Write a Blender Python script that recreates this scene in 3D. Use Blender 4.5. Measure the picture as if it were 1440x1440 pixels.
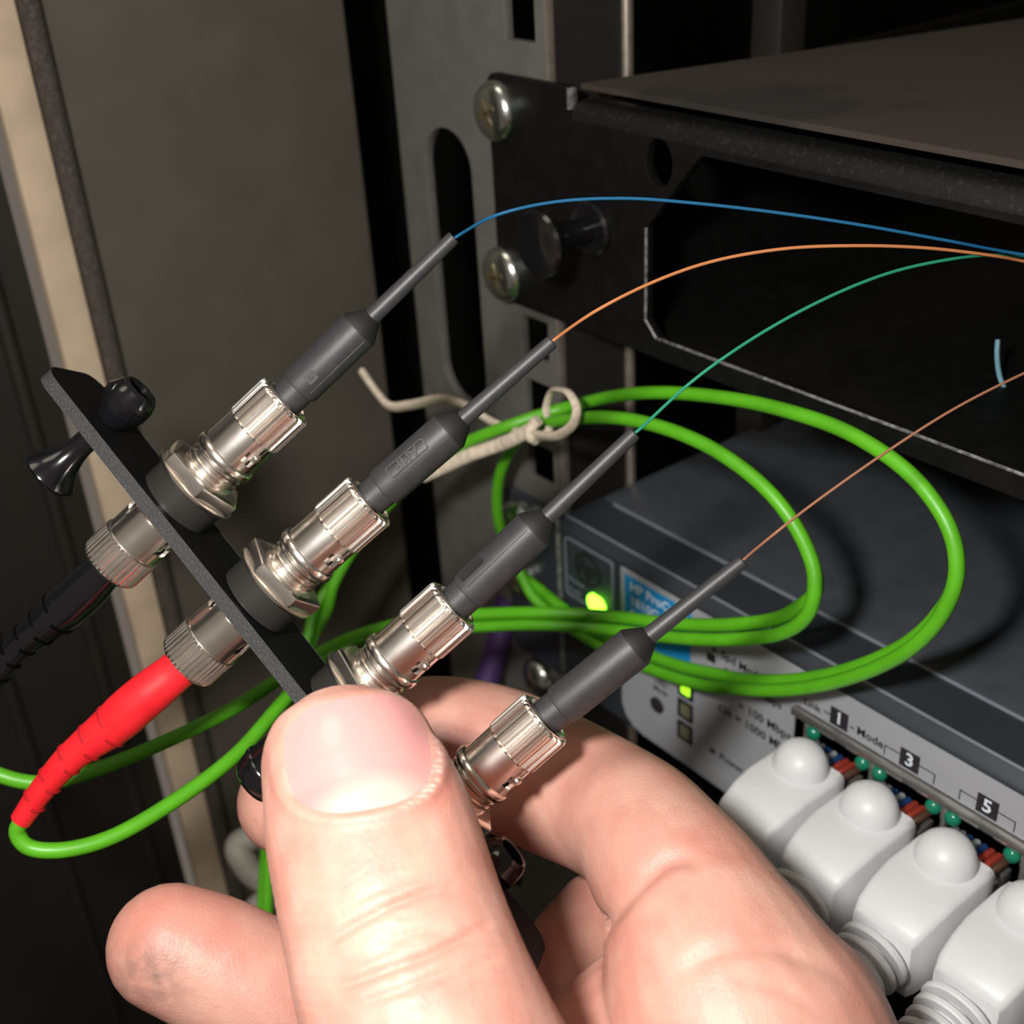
import bpy, bmesh, math, random
import numpy as np
from mathutils import Vector, Matrix
from mathutils.bvhtree import BVHTree
random.seed(7)
for o in list(bpy.data.objects): bpy.data.objects.remove(o)
COL = bpy.context.scene.collection
SC = bpy.context.scene

# ------------------------------------------------------------------ camera (solved from the rack's vanishing points)
F_PX = 1720.0
def _n(a): a = np.array(a, float); return a/np.linalg.norm(a)
AX = -_n([-1530, -890, F_PX]); AZ = -_n([190, 3000, F_PX])
AZ = _n(AZ-AX*(AX@AZ)); AY = np.cross(AZ, AX)
RW = np.stack([AX, AY, AZ])                       # rows: rack axes in camera space (x right, y down, z forward)
CAM = -RW@(np.array([(703-720)/F_PX, (155-720)/F_PX, 1])*230.7)     # camera position, rack millimetres
BASE = Vector((0, 0, 1.1))                        # rack origin (upper screw of the fibre tray) 1.1 m above ground
def w(p): return Vector((p[0]*.001, p[1]*.001, p[2]*.001))+BASE     # rack mm -> world metres
def c2r(v): return CAM+RW@np.array(v, float)      # camera-space mm -> rack mm
def cdir(v): return RW@_n(v)
def pix(u, v, d): return c2r(np.array([(u-720)/F_PX, (v-720)/F_PX, 1])*d)
def plane(u, v, ax, val):
    r = RW@np.array([(u-720)/F_PX, (v-720)/F_PX, 1]); return CAM+(val-CAM[ax])/r[ax]*r
def proj(p):
    c = RW.T@(np.array(p)-CAM); return c[0]/c[2]*F_PX+720, c[1]/c[2]*F_PX+720, c[2]

cd = bpy.data.cameras.new('camera'); cam = bpy.data.objects.new('camera', cd); COL.objects.link(cam)
cd.sensor_fit = 'HORIZONTAL'; cd.sensor_width = 36; cd.lens = 36*F_PX/1440; cd.clip_start = .004; cd.clip_end = 20
rt, dn, fw = RW[:, 0], RW[:, 1], RW[:, 2]
cam.matrix_world = Matrix(((rt[0], -dn[0], -fw[0], w(CAM)[0]), (rt[1], -dn[1], -fw[1], w(CAM)[1]), (rt[2], -dn[2], -fw[2], w(CAM)[2]), (0, 0, 0, 1)))
cd.dof.use_dof = True; cd.dof.focus_distance = .163; cd.dof.aperture_fstop = 26
SC.camera = cam

# ------------------------------------------------------------------ world, lights, exposure
wd = bpy.data.worlds.new('room'); SC.world = wd; wd.use_nodes = True
wd.node_tree.nodes['Background'].inputs[0].default_value = (1.0, .86, .72, 1)
wd.node_tree.nodes['Background'].inputs[1].default_value = .145
SC.view_settings.view_transform = 'Standard'; SC.view_settings.look = 'None'; SC.view_settings.gamma = 1
SC.view_settings.use_curve_mapping = False; SC.view_settings.exposure = 0.0
def area(name, cam_pos, target, size, power, col):
    l = bpy.data.lights.new(name, 'AREA'); l.shape = 'DISK'; l.size = size; l.energy = power; l.color = col
    o = bpy.data.objects.new(name, l); COL.objects.link(o)
    o.location = w(c2r(cam_pos)); d = w(c2r(target))-o.location
    o.rotation_euler = d.to_track_quat('-Z', 'Y').to_euler(); return o
# the work lamp worn beside the camera, and the ceiling light of the room behind
area('work_lamp', (-42, -24, 2), (0, 40, 190), .02, .56, (1, .97, .94))
area('ceiling_light', (-420, -900, -500), (0, 0, 180), .5, 2.0, (1, .88, .74))

# ------------------------------------------------------------------ materials
def mat(name, base, rough=.5, metal=0., noise=None, bump=None, sss=None, emit=None, coat=0., spec=.5, alpha=1., rnoise=None, trans=0.):
    m = bpy.data.materials.new(name); m.use_nodes = True; nt = m.node_tree; b = nt.nodes['Principled BSDF']
    b.inputs['Base Color'].default_value = (*base, 1); b.inputs['Roughness'].default_value = rough; b.inputs['Metallic'].default_value = metal
    b.inputs['Specular IOR Level'].default_value = spec; b.inputs['Coat Weight'].default_value = coat; b.inputs['Alpha'].default_value = alpha
    b.inputs['Transmission Weight'].default_value = trans
    tc = nt.nodes.new('ShaderNodeTexCoord')
    def nz(scale, detail=3):
        n = nt.nodes.new('ShaderNodeTexNoise'); n.inputs['Scale'].default_value = scale; n.inputs['Detail'].default_value = detail
        nt.links.new(tc.outputs['Object'], n.inputs['Vector']); return n
    if noise:
        col2, scale, lo, hi = noise
        n = nz(scale); r = nt.nodes.new('ShaderNodeMapRange'); r.inputs[1].default_value = lo; r.inputs[2].default_value = hi
        nt.links.new(n.outputs['Fac'], r.inputs[0]); x = nt.nodes.new('ShaderNodeMix'); x.data_type = 'RGBA'
        x.inputs[6].default_value = (*base, 1); x.inputs[7].default_value = (*col2, 1)
        nt.links.new(r.outputs[0], x.inputs[0]); nt.links.new(x.outputs[2], b.inputs['Base Color'])
    if rnoise:
        n = nz(rnoise[0]); r = nt.nodes.new('ShaderNodeMapRange'); r.inputs[1].default_value = .3; r.inputs[2].default_value = .7
        r.inputs[3].default_value = rnoise[1]; r.inputs[4].default_value = rnoise[2]
        nt.links.new(n.outputs['Fac'], r.inputs[0]); nt.links.new(r.outputs[0], b.inputs['Roughness'])
    if bump:
        n = nz(bump[0], 4); bp = nt.nodes.new('ShaderNodeBump'); bp.inputs['Strength'].default_value = bump[1]; bp.inputs['Distance'].default_value = bump[2]
        nt.links.new(n.outputs['Fac'], bp.inputs['Height']); nt.links.new(bp.outputs['Normal'], b.inputs['Normal'])
    if sss:
        b.inputs['Subsurface Weight'].default_value = sss[0]; b.inputs['Subsurface Radius'].default_value = sss[1]; b.inputs['Subsurface Scale'].default_value = sss[2]
    if emit:
        b.inputs['Emission Color'].default_value = (*emit[0], 1); b.inputs['Emission Strength'].default_value = emit[1]
    return m
M = {}
M['side'] = mat('side_paint', (.105, .092, .07), .6, noise=((.085, .074, .056), 60, .3, .7), bump=(3500, .25, .0002))
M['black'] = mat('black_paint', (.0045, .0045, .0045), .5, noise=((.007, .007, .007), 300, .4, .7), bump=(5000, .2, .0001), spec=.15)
M['door'] = mat('door_paint', (.012, .010, .008), .55, noise=((.02, .017, .012), 25, .35, .7), bump=(3000, .2, .0002))
M['cream'] = mat('cream_seal', (.60, .47, .33), .75, noise=((.50, .39, .27), 120, .4, .7), bump=(2500, .25, .0002))
M['rubber'] = mat('rubber_edge', (.05, .042, .033), .6, noise=((.12, .1, .08), 1500, .45, .7), bump=(2500, .8, .0006))
M['rail'] = mat('rail_steel', (.17, .165, .15), .55, .3, noise=((.14, .135, .12), 150, .35, .7), bump=(3000, .15, .0001))
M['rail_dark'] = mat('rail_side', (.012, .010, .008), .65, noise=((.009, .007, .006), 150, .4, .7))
M['railedge'] = mat('cut_steel', (.55, .47, .4), .35, .8, noise=((.4, .34, .28), 400, .3, .7))
M['lid'] = mat('dusty_lid', (.034, .025, .017), .8, noise=((.017, .013, .010), 38, .5, .62), bump=(4000, .3, .0002))
M['lip'] = mat('dusty_black', (.007, .007, .007), .5, noise=((.03, .028, .027), 1200, .55, .85), bump=(2500, .25, .0001), spec=.3)
M['worn'] = mat('worn_edge', (.30, .29, .28), .5, .4, noise=((.08, .08, .08), 900, .35, .65))
M['plate'] = mat('powder_black', (.005, .005, .006), .5, bump=(6000, .35, .00015), spec=.15, noise=((.008, .008, .009), 700, .5, .8))
M['plate_edge'] = mat('powder_lit_edge', (.034, .034, .036), .6, bump=(5000, .8, .0004), noise=((.08, .08, .08), 4000, .5, .7))  # lighter than the plate coat: grazing light on the edge put into colour
M['nickel'] = mat('nickel', (.97, .91, .84), .25, 1., rnoise=(150, .2, .27))
M['nickel_dark'] = mat('nickel_in', (.32, .29, .25), .35, 1.)
M['sleeve'] = mat('sleeve_black', (.05, .047, .043), .26, .5, bump=(3000, .12, .0001))
M['gloss'] = mat('gloss_black', (.006, .006, .007), .16, spec=.6)
M['boot'] = mat('boot_grey', (.030, .030, .033), .47, noise=((.038, .037, .038), 500, .4, .7), bump=(4000, .18, .0001))
M['boot_dark'] = mat('boot_cone', (.014, .0135, .014), .55, bump=(4000, .2, .0001))
M['red'] = mat('red_boot', (.80, .018, .025), .42, noise=((.70, .012, .02), 300, .4, .7), sss=(.12, (1, .2, .1), .001), bump=(2500, .1, .0001))
M['green'] = mat('green_jacket', (.10, .42, .012), .42, noise=((.085, .36, .01), 200, .4, .7), bump=(3500, .12, .0001))
M['tie'] = mat('cord_cream', (.70, .60, .47), .75, noise=((.55, .46, .35), 700, .4, .65), bump=(3000, .4, .0003))
M['purple'] = mat('purple_jacket', (.06, .025, .12), .5)
M['white_cable'] = mat('white_jacket', (.28, .26, .22), .6)
M['zinc'] = mat('zinc', (.62, .64, .60), .24, 1., noise=((.5, .58, .5), 500, .4, .7), bump=(1500, .2, .0002))
M['zinc_deep'] = mat('zinc_gold', (.72, .62, .36), .25, 1.)
M['chassis'] = mat('chassis_slate', (.062, .068, .078), .5, noise=((.05, .055, .064), 200, .4, .7), bump=(5000, .2, .0001))
M['bezel'] = mat('bezel_slate', (.030, .035, .043), .42, bump=(5000, .2, .0001))
M['slate_pale'] = mat('highlight_and_print', (.16, .18, .21), .45)  # bezel edge highlights put into a paler slate; also badge rim and print
M['label'] = mat('label_grey', (.36, .37, .395), .5, noise=((.33, .34, .365), 90, .4, .7))
M['blue'] = mat('label_blue', (.01, .27, .62), .45)
M['ink'] = mat('ink', (.02, .018, .022), .6)
M['white_ink'] = mat('white_ink', (.72, .78, .85), .6)
M['led_on'] = mat('led_on', (.3, .9, .05), .3, emit=((.20, 1., .02), 9.))
M['led_mid'] = mat('led_lit', (.3, .8, .05), .3, emit=((.45, 1., .02), 1.1))
M['led_off'] = mat('led_olive', (.17, .19, .10), .35)
M['led_green'] = mat('led_green', (.01, .19, .11), .12, coat=.6)
M['rj'] = mat('boot_white', (.65, .66, .67), .42, noise=((.62, .625, .63), 200, .4, .7), sss=(.1, (1, .8, .6), .0015), bump=(2500, .08, .0001))
M['cage'] = mat('port_cage', (.62, .6, .57), .36, .9, noise=((.5, .48, .45), 300, .45, .7), bump=(600, .12, .0002))
M['port'] = mat('port_black', (.012, .011, .011), .45)
M['clear'] = mat('clear_plug', (.5, .48, .46), .12, trans=.85)
for n_, c_ in dict(w_grey=(.14, .16, .17), w_blue=(.015, .05, .16), w_white=(.3, .34, .36), w_red=(.30, .04, .025), w_brown=(.10, .045, .03), w_green=(.02, .2, .1)).items(): M[n_] = mat(n_, c_, .3)
M['f_blue'] = mat('fibre_blue', (.006, .095, .21), .45)
M['f_orange'] = mat('fibre_orange', (.46, .17, .06), .45)
M['f_green'] = mat('fibre_green', (.015, .22, .13), .45)
M['f_brown'] = mat('fibre_brown', (.30, .13, .07), .45)
M['f_aqua'] = mat('fibre_pale', (.16, .32, .38), .4)

def skin_mat():
    m = mat('skin', (.70, .40, .31), .5, sss=(.3, (1.0, .32, .18), .0022))
    nt = m.node_tree; b = nt.nodes['Principled BSDF']; L = nt.links.new
    tc = nt.nodes['Texture Coordinate'] if 'Texture Coordinate' in nt.nodes else nt.nodes.new('ShaderNodeTexCoord')
    n = nt.nodes.new('ShaderNodeTexNoise'); n.inputs['Scale'].default_value = 130; n.inputs['Detail'].default_value = 4; L(tc.outputs['Object'], n.inputs['Vector'])
    mr = nt.nodes.new('ShaderNodeMapRange'); mr.inputs[1].default_value = .35; mr.inputs[2].default_value = .7; L(n.outputs['Fac'], mr.inputs[0])
    x = nt.nodes.new('ShaderNodeMix'); x.data_type = 'RGBA'; x.inputs[6].default_value = (.66, .365, .285, 1); x.inputs[7].default_value = (.56, .245, .19, 1); L(mr.outputs[0], x.inputs[0])
    at = nt.nodes.new('ShaderNodeAttribute'); at.attribute_name = 'tint'
    sp = nt.nodes.new('ShaderNodeSeparateColor'); L(at.outputs['Color'], sp.inputs[0])
    x2 = nt.nodes.new('ShaderNodeMix'); x2.data_type = 'RGBA'; x2.inputs[7].default_value = (.66, .22, .17, 1); L(sp.outputs[0], x2.inputs[0]); L(x.outputs[2], x2.inputs[6])
    n2 = nt.nodes.new('ShaderNodeTexNoise'); n2.inputs['Scale'].default_value = 420; n2.inputs['Detail'].default_value = 5; L(tc.outputs['Object'], n2.inputs['Vector'])
    mr2 = nt.nodes.new('ShaderNodeMapRange'); mr2.inputs[1].default_value = .25; mr2.inputs[2].default_value = .75; L(n2.outputs['Fac'], mr2.inputs[0])
    mu = nt.nodes.new('ShaderNodeMath'); mu.operation = 'MULTIPLY'; L(sp.outputs[1], mu.inputs[0]); L(mr2.outputs[0], mu.inputs[1])
    x3 = nt.nodes.new('ShaderNodeMix'); x3.data_type = 'RGBA'; x3.inputs[7].default_value = (.10, .07, .065, 1); L(mu.outputs[0], x3.inputs[0]); L(x2.outputs[2], x3.inputs[6])
    x4 = nt.nodes.new('ShaderNodeMix'); x4.data_type = 'RGBA'; x4.inputs[7].default_value = (.86, .74, .66, 1); L(sp.outputs[2], x4.inputs[0]); L(x3.outputs[2], x4.inputs[6])
    L(x4.outputs[2], b.inputs['Base Color'])
    v = nt.nodes.new('ShaderNodeTexVoronoi'); v.inputs['Scale'].default_value = 2300; L(tc.outputs['Object'], v.inputs['Vector'])
    n3 = nt.nodes.new('ShaderNodeTexNoise'); n3.inputs['Scale'].default_value = 900; n3.inputs['Detail'].default_value = 5; L(tc.outputs['Object'], n3.inputs['Vector'])
    ad = nt.nodes.new('ShaderNodeMath'); ad.operation = 'ADD'; L(v.outputs['Distance'], ad.inputs[0]); L(n3.outputs['Fac'], ad.inputs[1])
    bp = nt.nodes.new('ShaderNodeBump'); bp.inputs['Strength'].default_value = .2; bp.inputs['Distance'].default_value = .0002
    L(ad.outputs[0], bp.inputs['Height']); L(bp.outputs['Normal'], b.inputs['Normal'])
    return m
M['skin'] = skin_mat()
def nail_mat():
    m = mat('nail', (.80, .46, .42), .22, sss=(.25, (1, .4, .3), .0015), coat=.3); nt = m.node_tree; b = nt.nodes['Principled BSDF']; L = nt.links.new
    at = nt.nodes.new('ShaderNodeAttribute'); at.attribute_name = 'tint'; sp = nt.nodes.new('ShaderNodeSeparateColor'); L(at.outputs['Color'], sp.inputs[0])
    x = nt.nodes.new('ShaderNodeMix'); x.data_type = 'RGBA'; x.inputs[6].default_value = (.66, .31, .29, 1); x.inputs[7].default_value = (.70, .45, .39, 1)
    L(sp.outputs[0], x.inputs[0]); L(x.outputs[2], b.inputs['Base Color']); return m
M['nail'] = nail_mat()

# ------------------------------------------------------------------ builders
def frame(o, x, z):
    z = _n(z); x = np.array(x, float); x = _n(x-z*(x@z)); y = np.cross(z, x)
    return dict(o=np.array(o, float), x=x, y=y, z=z)
def thing(name, label, cat, fr=None, group=None, kind=None):
    o = bpy.data.objects.new(name, None); COL.objects.link(o); o.empty_display_size = .005
    if isinstance(fr, dict):
        x, y, z, p = fr['x'], fr['y'], fr['z'], w(fr['o'])
        o.matrix_world = Matrix(((x[0], y[0], z[0], p[0]), (x[1], y[1], z[1], p[1]), (x[2], y[2], z[2], p[2]), (0, 0, 0, 1)))
        o['rel'] = 0
    else:
        o.location = w(fr); o['rel'] = 1
    org[o.name] = (fr if not isinstance(fr, dict) else None)
    tag(o, label, cat, group, kind); del o['rel']
    return o
org = {}
def tag(o, label=None, cat=None, group=None, kind=None):
    if label: o['label'] = label
    if cat: o['category'] = cat
    if group: o['group'] = group
    if kind: o['kind'] = kind
    return o
def finish(bm, name, m, parent=None, origin=None, sharp=35, label=None, smooth=True):
    """bm in mm: rack coordinates when the parent is axis aligned, local ones when it has a frame"""
    me = bpy.data.meshes.new(name)
    bmesh.ops.recalc_face_normals(bm, faces=bm.faces)
    bm.to_mesh(me); bm.free()
    return meshobj(me, name, m, parent, origin, sharp, label, smooth)
def meshobj(me, name, m, parent=None, origin=None, sharp=35, label=None, smooth=True):
    off = np.zeros(3)
    if parent is not None:
        r = parent
        while r.parent: r = r.parent
        if org.get(r.name) is not None: off = np.array(org[r.name], float)
    elif origin is not None: off = np.array(origin, float)
    co = np.empty(len(me.vertices)*3, 'f'); me.vertices.foreach_get('co', co); co = co.reshape(-1, 3)
    me.vertices.foreach_set('co', ((co-off)*.001).astype('f').ravel())
    if smooth:
        me.polygons.foreach_set('use_smooth', [True]*len(me.polygons))
        if sharp: me.set_sharp_from_angle(angle=math.radians(sharp))
    me.materials.append(M[m] if isinstance(m, str) else m); me.update()
    o = bpy.data.objects.new(name, me); COL.objects.link(o)
    if parent is not None: o.parent = parent
    elif origin is not None: o.location = w(origin); org[o.name] = origin
    if label: o['label'] = label
    return o
def tm(fr):
    if fr is None: return lambda p: p
    return lambda p: tuple(np.array(fr['o'])+fr['x']*p[0]+fr['y']*p[1]+fr['z']*p[2])
def lathe(bm, prof, seg=36, fr=None, cap=True, rfun=None):
    t = tm(fr); rings = []
    for r, z in prof:
        ring = []
        for i in range(seg):
            a = 2*math.pi*i/seg; rr = r if rfun is None else rfun(r, a, z)
            ring.append(bm.verts.new(t((rr*math.cos(a), rr*math.sin(a), z))))
        rings.append(ring)
    for a, b in zip(rings, rings[1:]):
        for i in range(seg): bm.faces.new((a[i], a[(i+1) % seg], b[(i+1) % seg], b[i]))
    if cap:
        bm.faces.new(rings[0]); bm.faces.new(rings[-1])
    return rings
def box(bm, a, b, bev=0., seg=2):
    x0, y0, z0 = (min(a[i], b[i]) for i in range(3)); x1, y1, z1 = (max(a[i], b[i]) for i in range(3))
    v = [bm.verts.new(p) for p in ((x0, y0, z0), (x1, y0, z0), (x1, y1, z0), (x0, y1, z0), (x0, y0, z1), (x1, y0, z1), (x1, y1, z1), (x0, y1, z1))]
    fs = [bm.faces.new([v[i] for i in q]) for q in ((0, 3, 2, 1), (4, 5, 6, 7), (0, 1, 5, 4), (1, 2, 6, 5), (2, 3, 7, 6), (3, 0, 4, 7))]
    if bev: bmesh.ops.bevel(bm, geom=list({e for f in fs for e in f.edges}), offset=bev, segments=seg, affect='EDGES', profile=.5)
def prism(bm, poly, axis, a, b, bev=0.):
    """poly: 2D points in the two other axes (cyclic order), extruded along axis a..b"""
    def P(q, s): l = list(q); l.insert(axis, s); return l
    v0 = [bm.verts.new(P(q, a)) for q in poly]; v1 = [bm.verts.new(P(q, b)) for q in poly]; n = len(poly)
    fs = [bm.faces.new(v0), bm.faces.new(v1)]+[bm.faces.new((v0[i], v0[(i+1) % n], v1[(i+1) % n], v1[i])) for i in range(n)]
    if bev: bmesh.ops.bevel(bm, geom=list({e for f in fs for e in f.edges}), offset=bev, segments=2, affect='EDGES')
def spline(pts, n=12, closed=False):
    P = [np.array(p, float) for p in pts]; out = []
    if not closed: P = [2*P[0]-P[1]]+P+[2*P[-1]-P[-2]]
    else: P = [P[-1]]+P+P[:2]
    for i in range(1, len(P)-2):
        p0, p1, p2, p3 = P[i-1], P[i], P[i+1], P[i+2]
        t0 = 0; t1 = np.linalg.norm(p1-p0)**.5+1e-6; t2 = t1+np.linalg.norm(p2-p1)**.5+1e-6; t3 = t2+np.linalg.norm(p3-p2)**.5+1e-6
        for k in range(n):
            t = t1+(t2-t1)*k/n
            a1 = (t1-t)/(t1-t0)*p0+(t-t0)/(t1-t0)*p1; a2 = (t2-t)/(t2-t1)*p1+(t-t1)/(t2-t1)*p2; a3 = (t3-t)/(t3-t2)*p2+(t-t2)/(t3-t2)*p3
            b1 = (t2-t)/(t2-t0)*a1+(t-t0)/(t2-t0)*a2; b2 = (t3-t)/(t3-t1)*a2+(t-t1)/(t3-t1)*a3
            out.append((t2-t)/(t2-t1)*b1+(t-t1)/(t2-t1)*b2)
    if not closed: out.append(P[-2])
    return out
def tube(bm, pts, r, seg=12, cap=True, ref=None, flat=1., round_ends=False):
    """r number or list; flat scales the second cross axis; ref fixes the first cross axis"""
    pts = [np.array(p, float) for p in pts]; n = len(pts); R = list(r) if hasattr(r, '__len__') else [r]*n
    FL = list(flat) if hasattr(flat, '__len__') else [flat]*n
    tg = [_n(pts[min(i+1, n-1)]-pts[max(i-1, 0)]) for i in range(n)]
    u = np.array(ref, float) if ref is not None else np.cross(tg[0], [0.31, .77, .2]); rings = []
    if round_ends:
        def cap_(p, t, r0, f0, s): return [(p+t*s*r0*math.sin(a), r0*math.cos(a), f0, t) for a in (1.45, 1.2, .9, .6, .3)]
        seq = cap_(pts[0], tg[0], R[0], FL[0], -1)+[(pts[i], R[i], FL[i], tg[i]) for i in range(n)]+cap_(pts[-1], tg[-1], R[-1], FL[-1], 1)[::-1]
    else: seq = [(pts[i], R[i], FL[i], tg[i]) for i in range(n)]
    for p, r0, f0, t in seq:
        b = np.array(ref, float) if ref is not None else u
        b = _n(b-t*(b@t)); u = b; c = np.cross(t, b)
        rings.append([bm.verts.new(p+r0*(b*math.cos(2*math.pi*k/seg)+c*f0*math.sin(2*math.pi*k/seg))) for k in range(seg)])
    for a, b in zip(rings, rings[1:]):
        for k in range(seg): bm.faces.new((a[k], a[(k+1) % seg], b[(k+1) % seg], b[k]))
    if cap: bm.faces.new(rings[0]); bm.faces.new(rings[-1])
def sheet(outer, holes, t, fr=None, bevel=0.):
    """flat sheet with holes (local xy), thickness t along +z of fr, returned as a mesh in mm"""
    cu = bpy.data.curves.new('sheet', 'CURVE'); cu.dimensions = '2D'; cu.fill_mode = 'BOTH'; cu.extrude = max(t/2-bevel, 1e-4); cu.bevel_depth = bevel; cu.bevel_resolution = 1
    if bevel: cu.offset = -bevel
    for poly in [outer]+list(holes):
        s = cu.splines.new('POLY'); s.points.add(len(poly)-1); s.use_cyclic_u = True
        for q, p in zip(s.points, poly): q.co = (p[0], p[1], 0, 1)
    return curve_mesh(cu, fr, t/2)
def curve_mesh(cu, fr, dz):
    ob = bpy.data.objects.new('tmp', cu); COL.objects.link(ob); dg = bpy.context.evaluated_depsgraph_get()
    me = bpy.data.meshes.new_from_object(ob.evaluated_get(dg)); bpy.data.objects.remove(ob); bpy.data.curves.remove(cu)
    me.materials.clear()
    co = np.empty(len(me.vertices)*3, 'f'); me.vertices.foreach_get('co', co); co = co.reshape(-1, 3).astype(float); co[:, 2] += dz
    if fr is not None: co = np.array(fr['o'])+co[:, :1]*fr['x']+co[:, 1:2]*fr['y']+co[:, 2:]*fr['z']
    me.vertices.foreach_set('co', co.astype('f').ravel()); return me
def text_mesh(s, size, fr, t=.04, align='LEFT'):
    cu = bpy.data.curves.new('txt', 'FONT'); cu.body = s; cu.size = size; cu.extrude = t/2; cu.align_x = align; cu.align_y = 'CENTER'; cu.resolution_u = 2; cu.offset = .018*size
    return curve_mesh(cu, fr, t/2)
def circ(cx, cy, r, n=32, ry=None): return [(cx+r*math.cos(2*math.pi*i/n), cy+(ry or r)*math.sin(2*math.pi*i/n)) for i in range(n)]
def rrect(x0, y0, x1, y1, r, n=6):
    out = []
    for cx, cy, a0 in ((x1-r, y1-r, 0), (x0+r, y1-r, 90), (x0+r, y0+r, 180), (x1-r, y0+r, 270)):
        out += [(cx+r*math.cos(math.radians(a0+90*i/n)), cy+r*math.sin(math.radians(a0+90*i/n))) for i in range(n+1)]
    return out
FRONT = dict(o=np.zeros(3), x=np.array([1., 0, 0]), y=np.array([0, 0, 1.]), z=np.array([0, -1., 0]))    # local xy -> rack XZ, +z toward the viewer
def front(y): f = dict(FRONT); f['o'] = np.array([0, y, 0.]); return f
def at_front(x, y, z): f = dict(FRONT); f['o'] = np.array([x, y, z], float); return f
B = bmesh.new

# ------------------------------------------------------------------ setting: cabinet
bm = B(); box(bm, (-74, -62, -420), (-70, 10, 160)); tag(finish(bm, 'wall_left', 'side', origin=(-72, -20, -420)), 'grey brown painted steel side panel of the cabinet behind the connectors', 'wall', kind='structure')
bm = B(); box(bm, (-130, 10, -420), (-126, 420, 160)); tag(finish(bm, 'wall_shaded_recess', 'black', origin=(-128, 200, -420)), 'recess behind the grey mounting rail, its shade painted black', 'wall', kind='structure')  # shade of the gap put into the black colour; the side panel stops here
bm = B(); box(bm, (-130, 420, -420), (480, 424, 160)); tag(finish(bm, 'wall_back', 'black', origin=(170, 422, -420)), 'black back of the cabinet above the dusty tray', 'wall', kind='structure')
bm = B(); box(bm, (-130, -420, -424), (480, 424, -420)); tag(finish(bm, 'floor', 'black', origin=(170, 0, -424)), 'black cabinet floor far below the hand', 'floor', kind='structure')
bm = B(); box(bm, (-73, -70.4, -420), (-69.6, -62.8, 160), .3); tag(finish(bm, 'trim_1', 'cream', origin=(-71, -67, -420)), 'long cream sealing strip down the cabinet edge', 'trim', kind='structure')
bm = B(); tube(bm, [(-69.2, -60.4, z) for z in range(-420, 161, 20)], 2.3, 14); tag(finish(bm, 'trim_2', 'rubber', origin=(-69.2, -61.2, -420)), 'dark rough rubber edging beside the cream strip', 'trim', kind='structure')
d1 = thing('door_1', 'black cabinet door left of the cream sealing strip', 'door', (-74, -200, -420), kind='structure')
bm = B(); box(bm, (-79, -420, -420), (-75, -72, 160)); finish(bm, 'door_panel', 'door', d1)
for yy in (-79.5, -101):
    bm = B(); tube(bm, [(-75, yy, z) for z in range(-420, 161, 40)], 1.8, 12); finish(bm, 'door_rib', 'door', d1)

# rack rail
rail = thing('rack_rail', 'grey steel rack rail with a long oval slot and square holes', 'rail', (-14, 2, -420), kind='structure')
holes = []
slot = [(-21.6+8.2*math.cos(a), -14.8+8.2*math.sin(a)) for a in np.linspace(0, math.pi, 14)]+[(-21.6+8.2*math.cos(a), -60+8.2*math.sin(a)) for a in np.linspace(math.pi, 2*math.pi, 14)]
holes.append(slot)
holes.append([(x, z-155) for x, z in slot]); holes.append([(x, z+150) for x, z in slot if True])
for zc in (17, 33, 48, -45.5, -59.5, -74.5, -150, -165.5): holes.append([(.3, zc-4.6), (9, zc-4.6), (9, zc+4.6), (.3, zc+4.6)])
rp = sheet([(-39.3, -400), (11.8, -400), (11.8, 150), (-39.3, 150)], [h for h in holes if max(z for _, z in h) < 149], 2, front(4), .12)
meshobj(rp, 'rail_face', 'rail', rail)
bm = B(); box(bm, (11.3, 2.05, -400), (12.1, 4, 150), .2); finish(bm, 'cut_edge', 'railedge', rail)
bm = B(); box(bm, (10.2, 4, -400), (12, 21, 150)); finish(bm, 'return_flange', 'rail_dark', rail)
bm = B(); tube(bm, [(12, 21.5, z) for z in range(-400, 151, 50)], 1.3, 12); finish(bm, 'rolled_lip', 'railedge', rail)
bm = B(); box(bm, (8, 60, -400), (16, 68, 150), .6); tag(finish(bm, 'cabinet_post', 'door', origin=(12, 64, -400)), 'dark post in the cabinet behind the rail top', 'post', kind='structure')

# ------------------------------------------------------------------ screws
def screw(p, label, rot, r=5.6):
    fr = frame(p, (math.cos(rot), 0, math.sin(rot)), (0, -1, 0))
    t = thing('rack_screw', label, 'screw', fr, 'zinc screws in the rack rail')
    cr = .85; pr = []
    bm = B()
    lathe(bm, [(r, 0), (r, 1.3), (r*.97, 1.9), (r*.88, 2.6), (r*.72, 3.1), (r*.52, 3.4), (.01, 3.55)], 40); finish(bm, 'screw_head', 'zinc', t)
    bm = B(); box(bm, (-2.6, -.55, 3.0), (2.6, .55, 3.62), .15); box(bm, (-.55, -2.6, 3.0), (.55, 2.6, 3.62), .15)
    finish(bm, 'cross_recess', 'zinc_deep', t)
    bm = B(); lathe(bm, [(2.4, -8), (2.4, 0)], 16); finish(bm, 'shank', 'zinc', t)
    return t
screw((0, 0, 0), 'upper zinc cross-head screw in the ear of the black fibre tray', .5)
screw((-.6, 0, -32), 'lower zinc cross-head screw in the ear of the black fibre tray', .25)
screw((-.2, 0, -89.3), 'zinc screw beside the green cable loop above the switch bracket', .3, 5)
screw((-1, 0, -105.2), 'zinc screw half hidden behind the third grey connector boot', .7, 5)
screw((1.4, 1.8, -133.5), 'zinc screw low on the rail behind the fingers', .2, 5)

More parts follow.
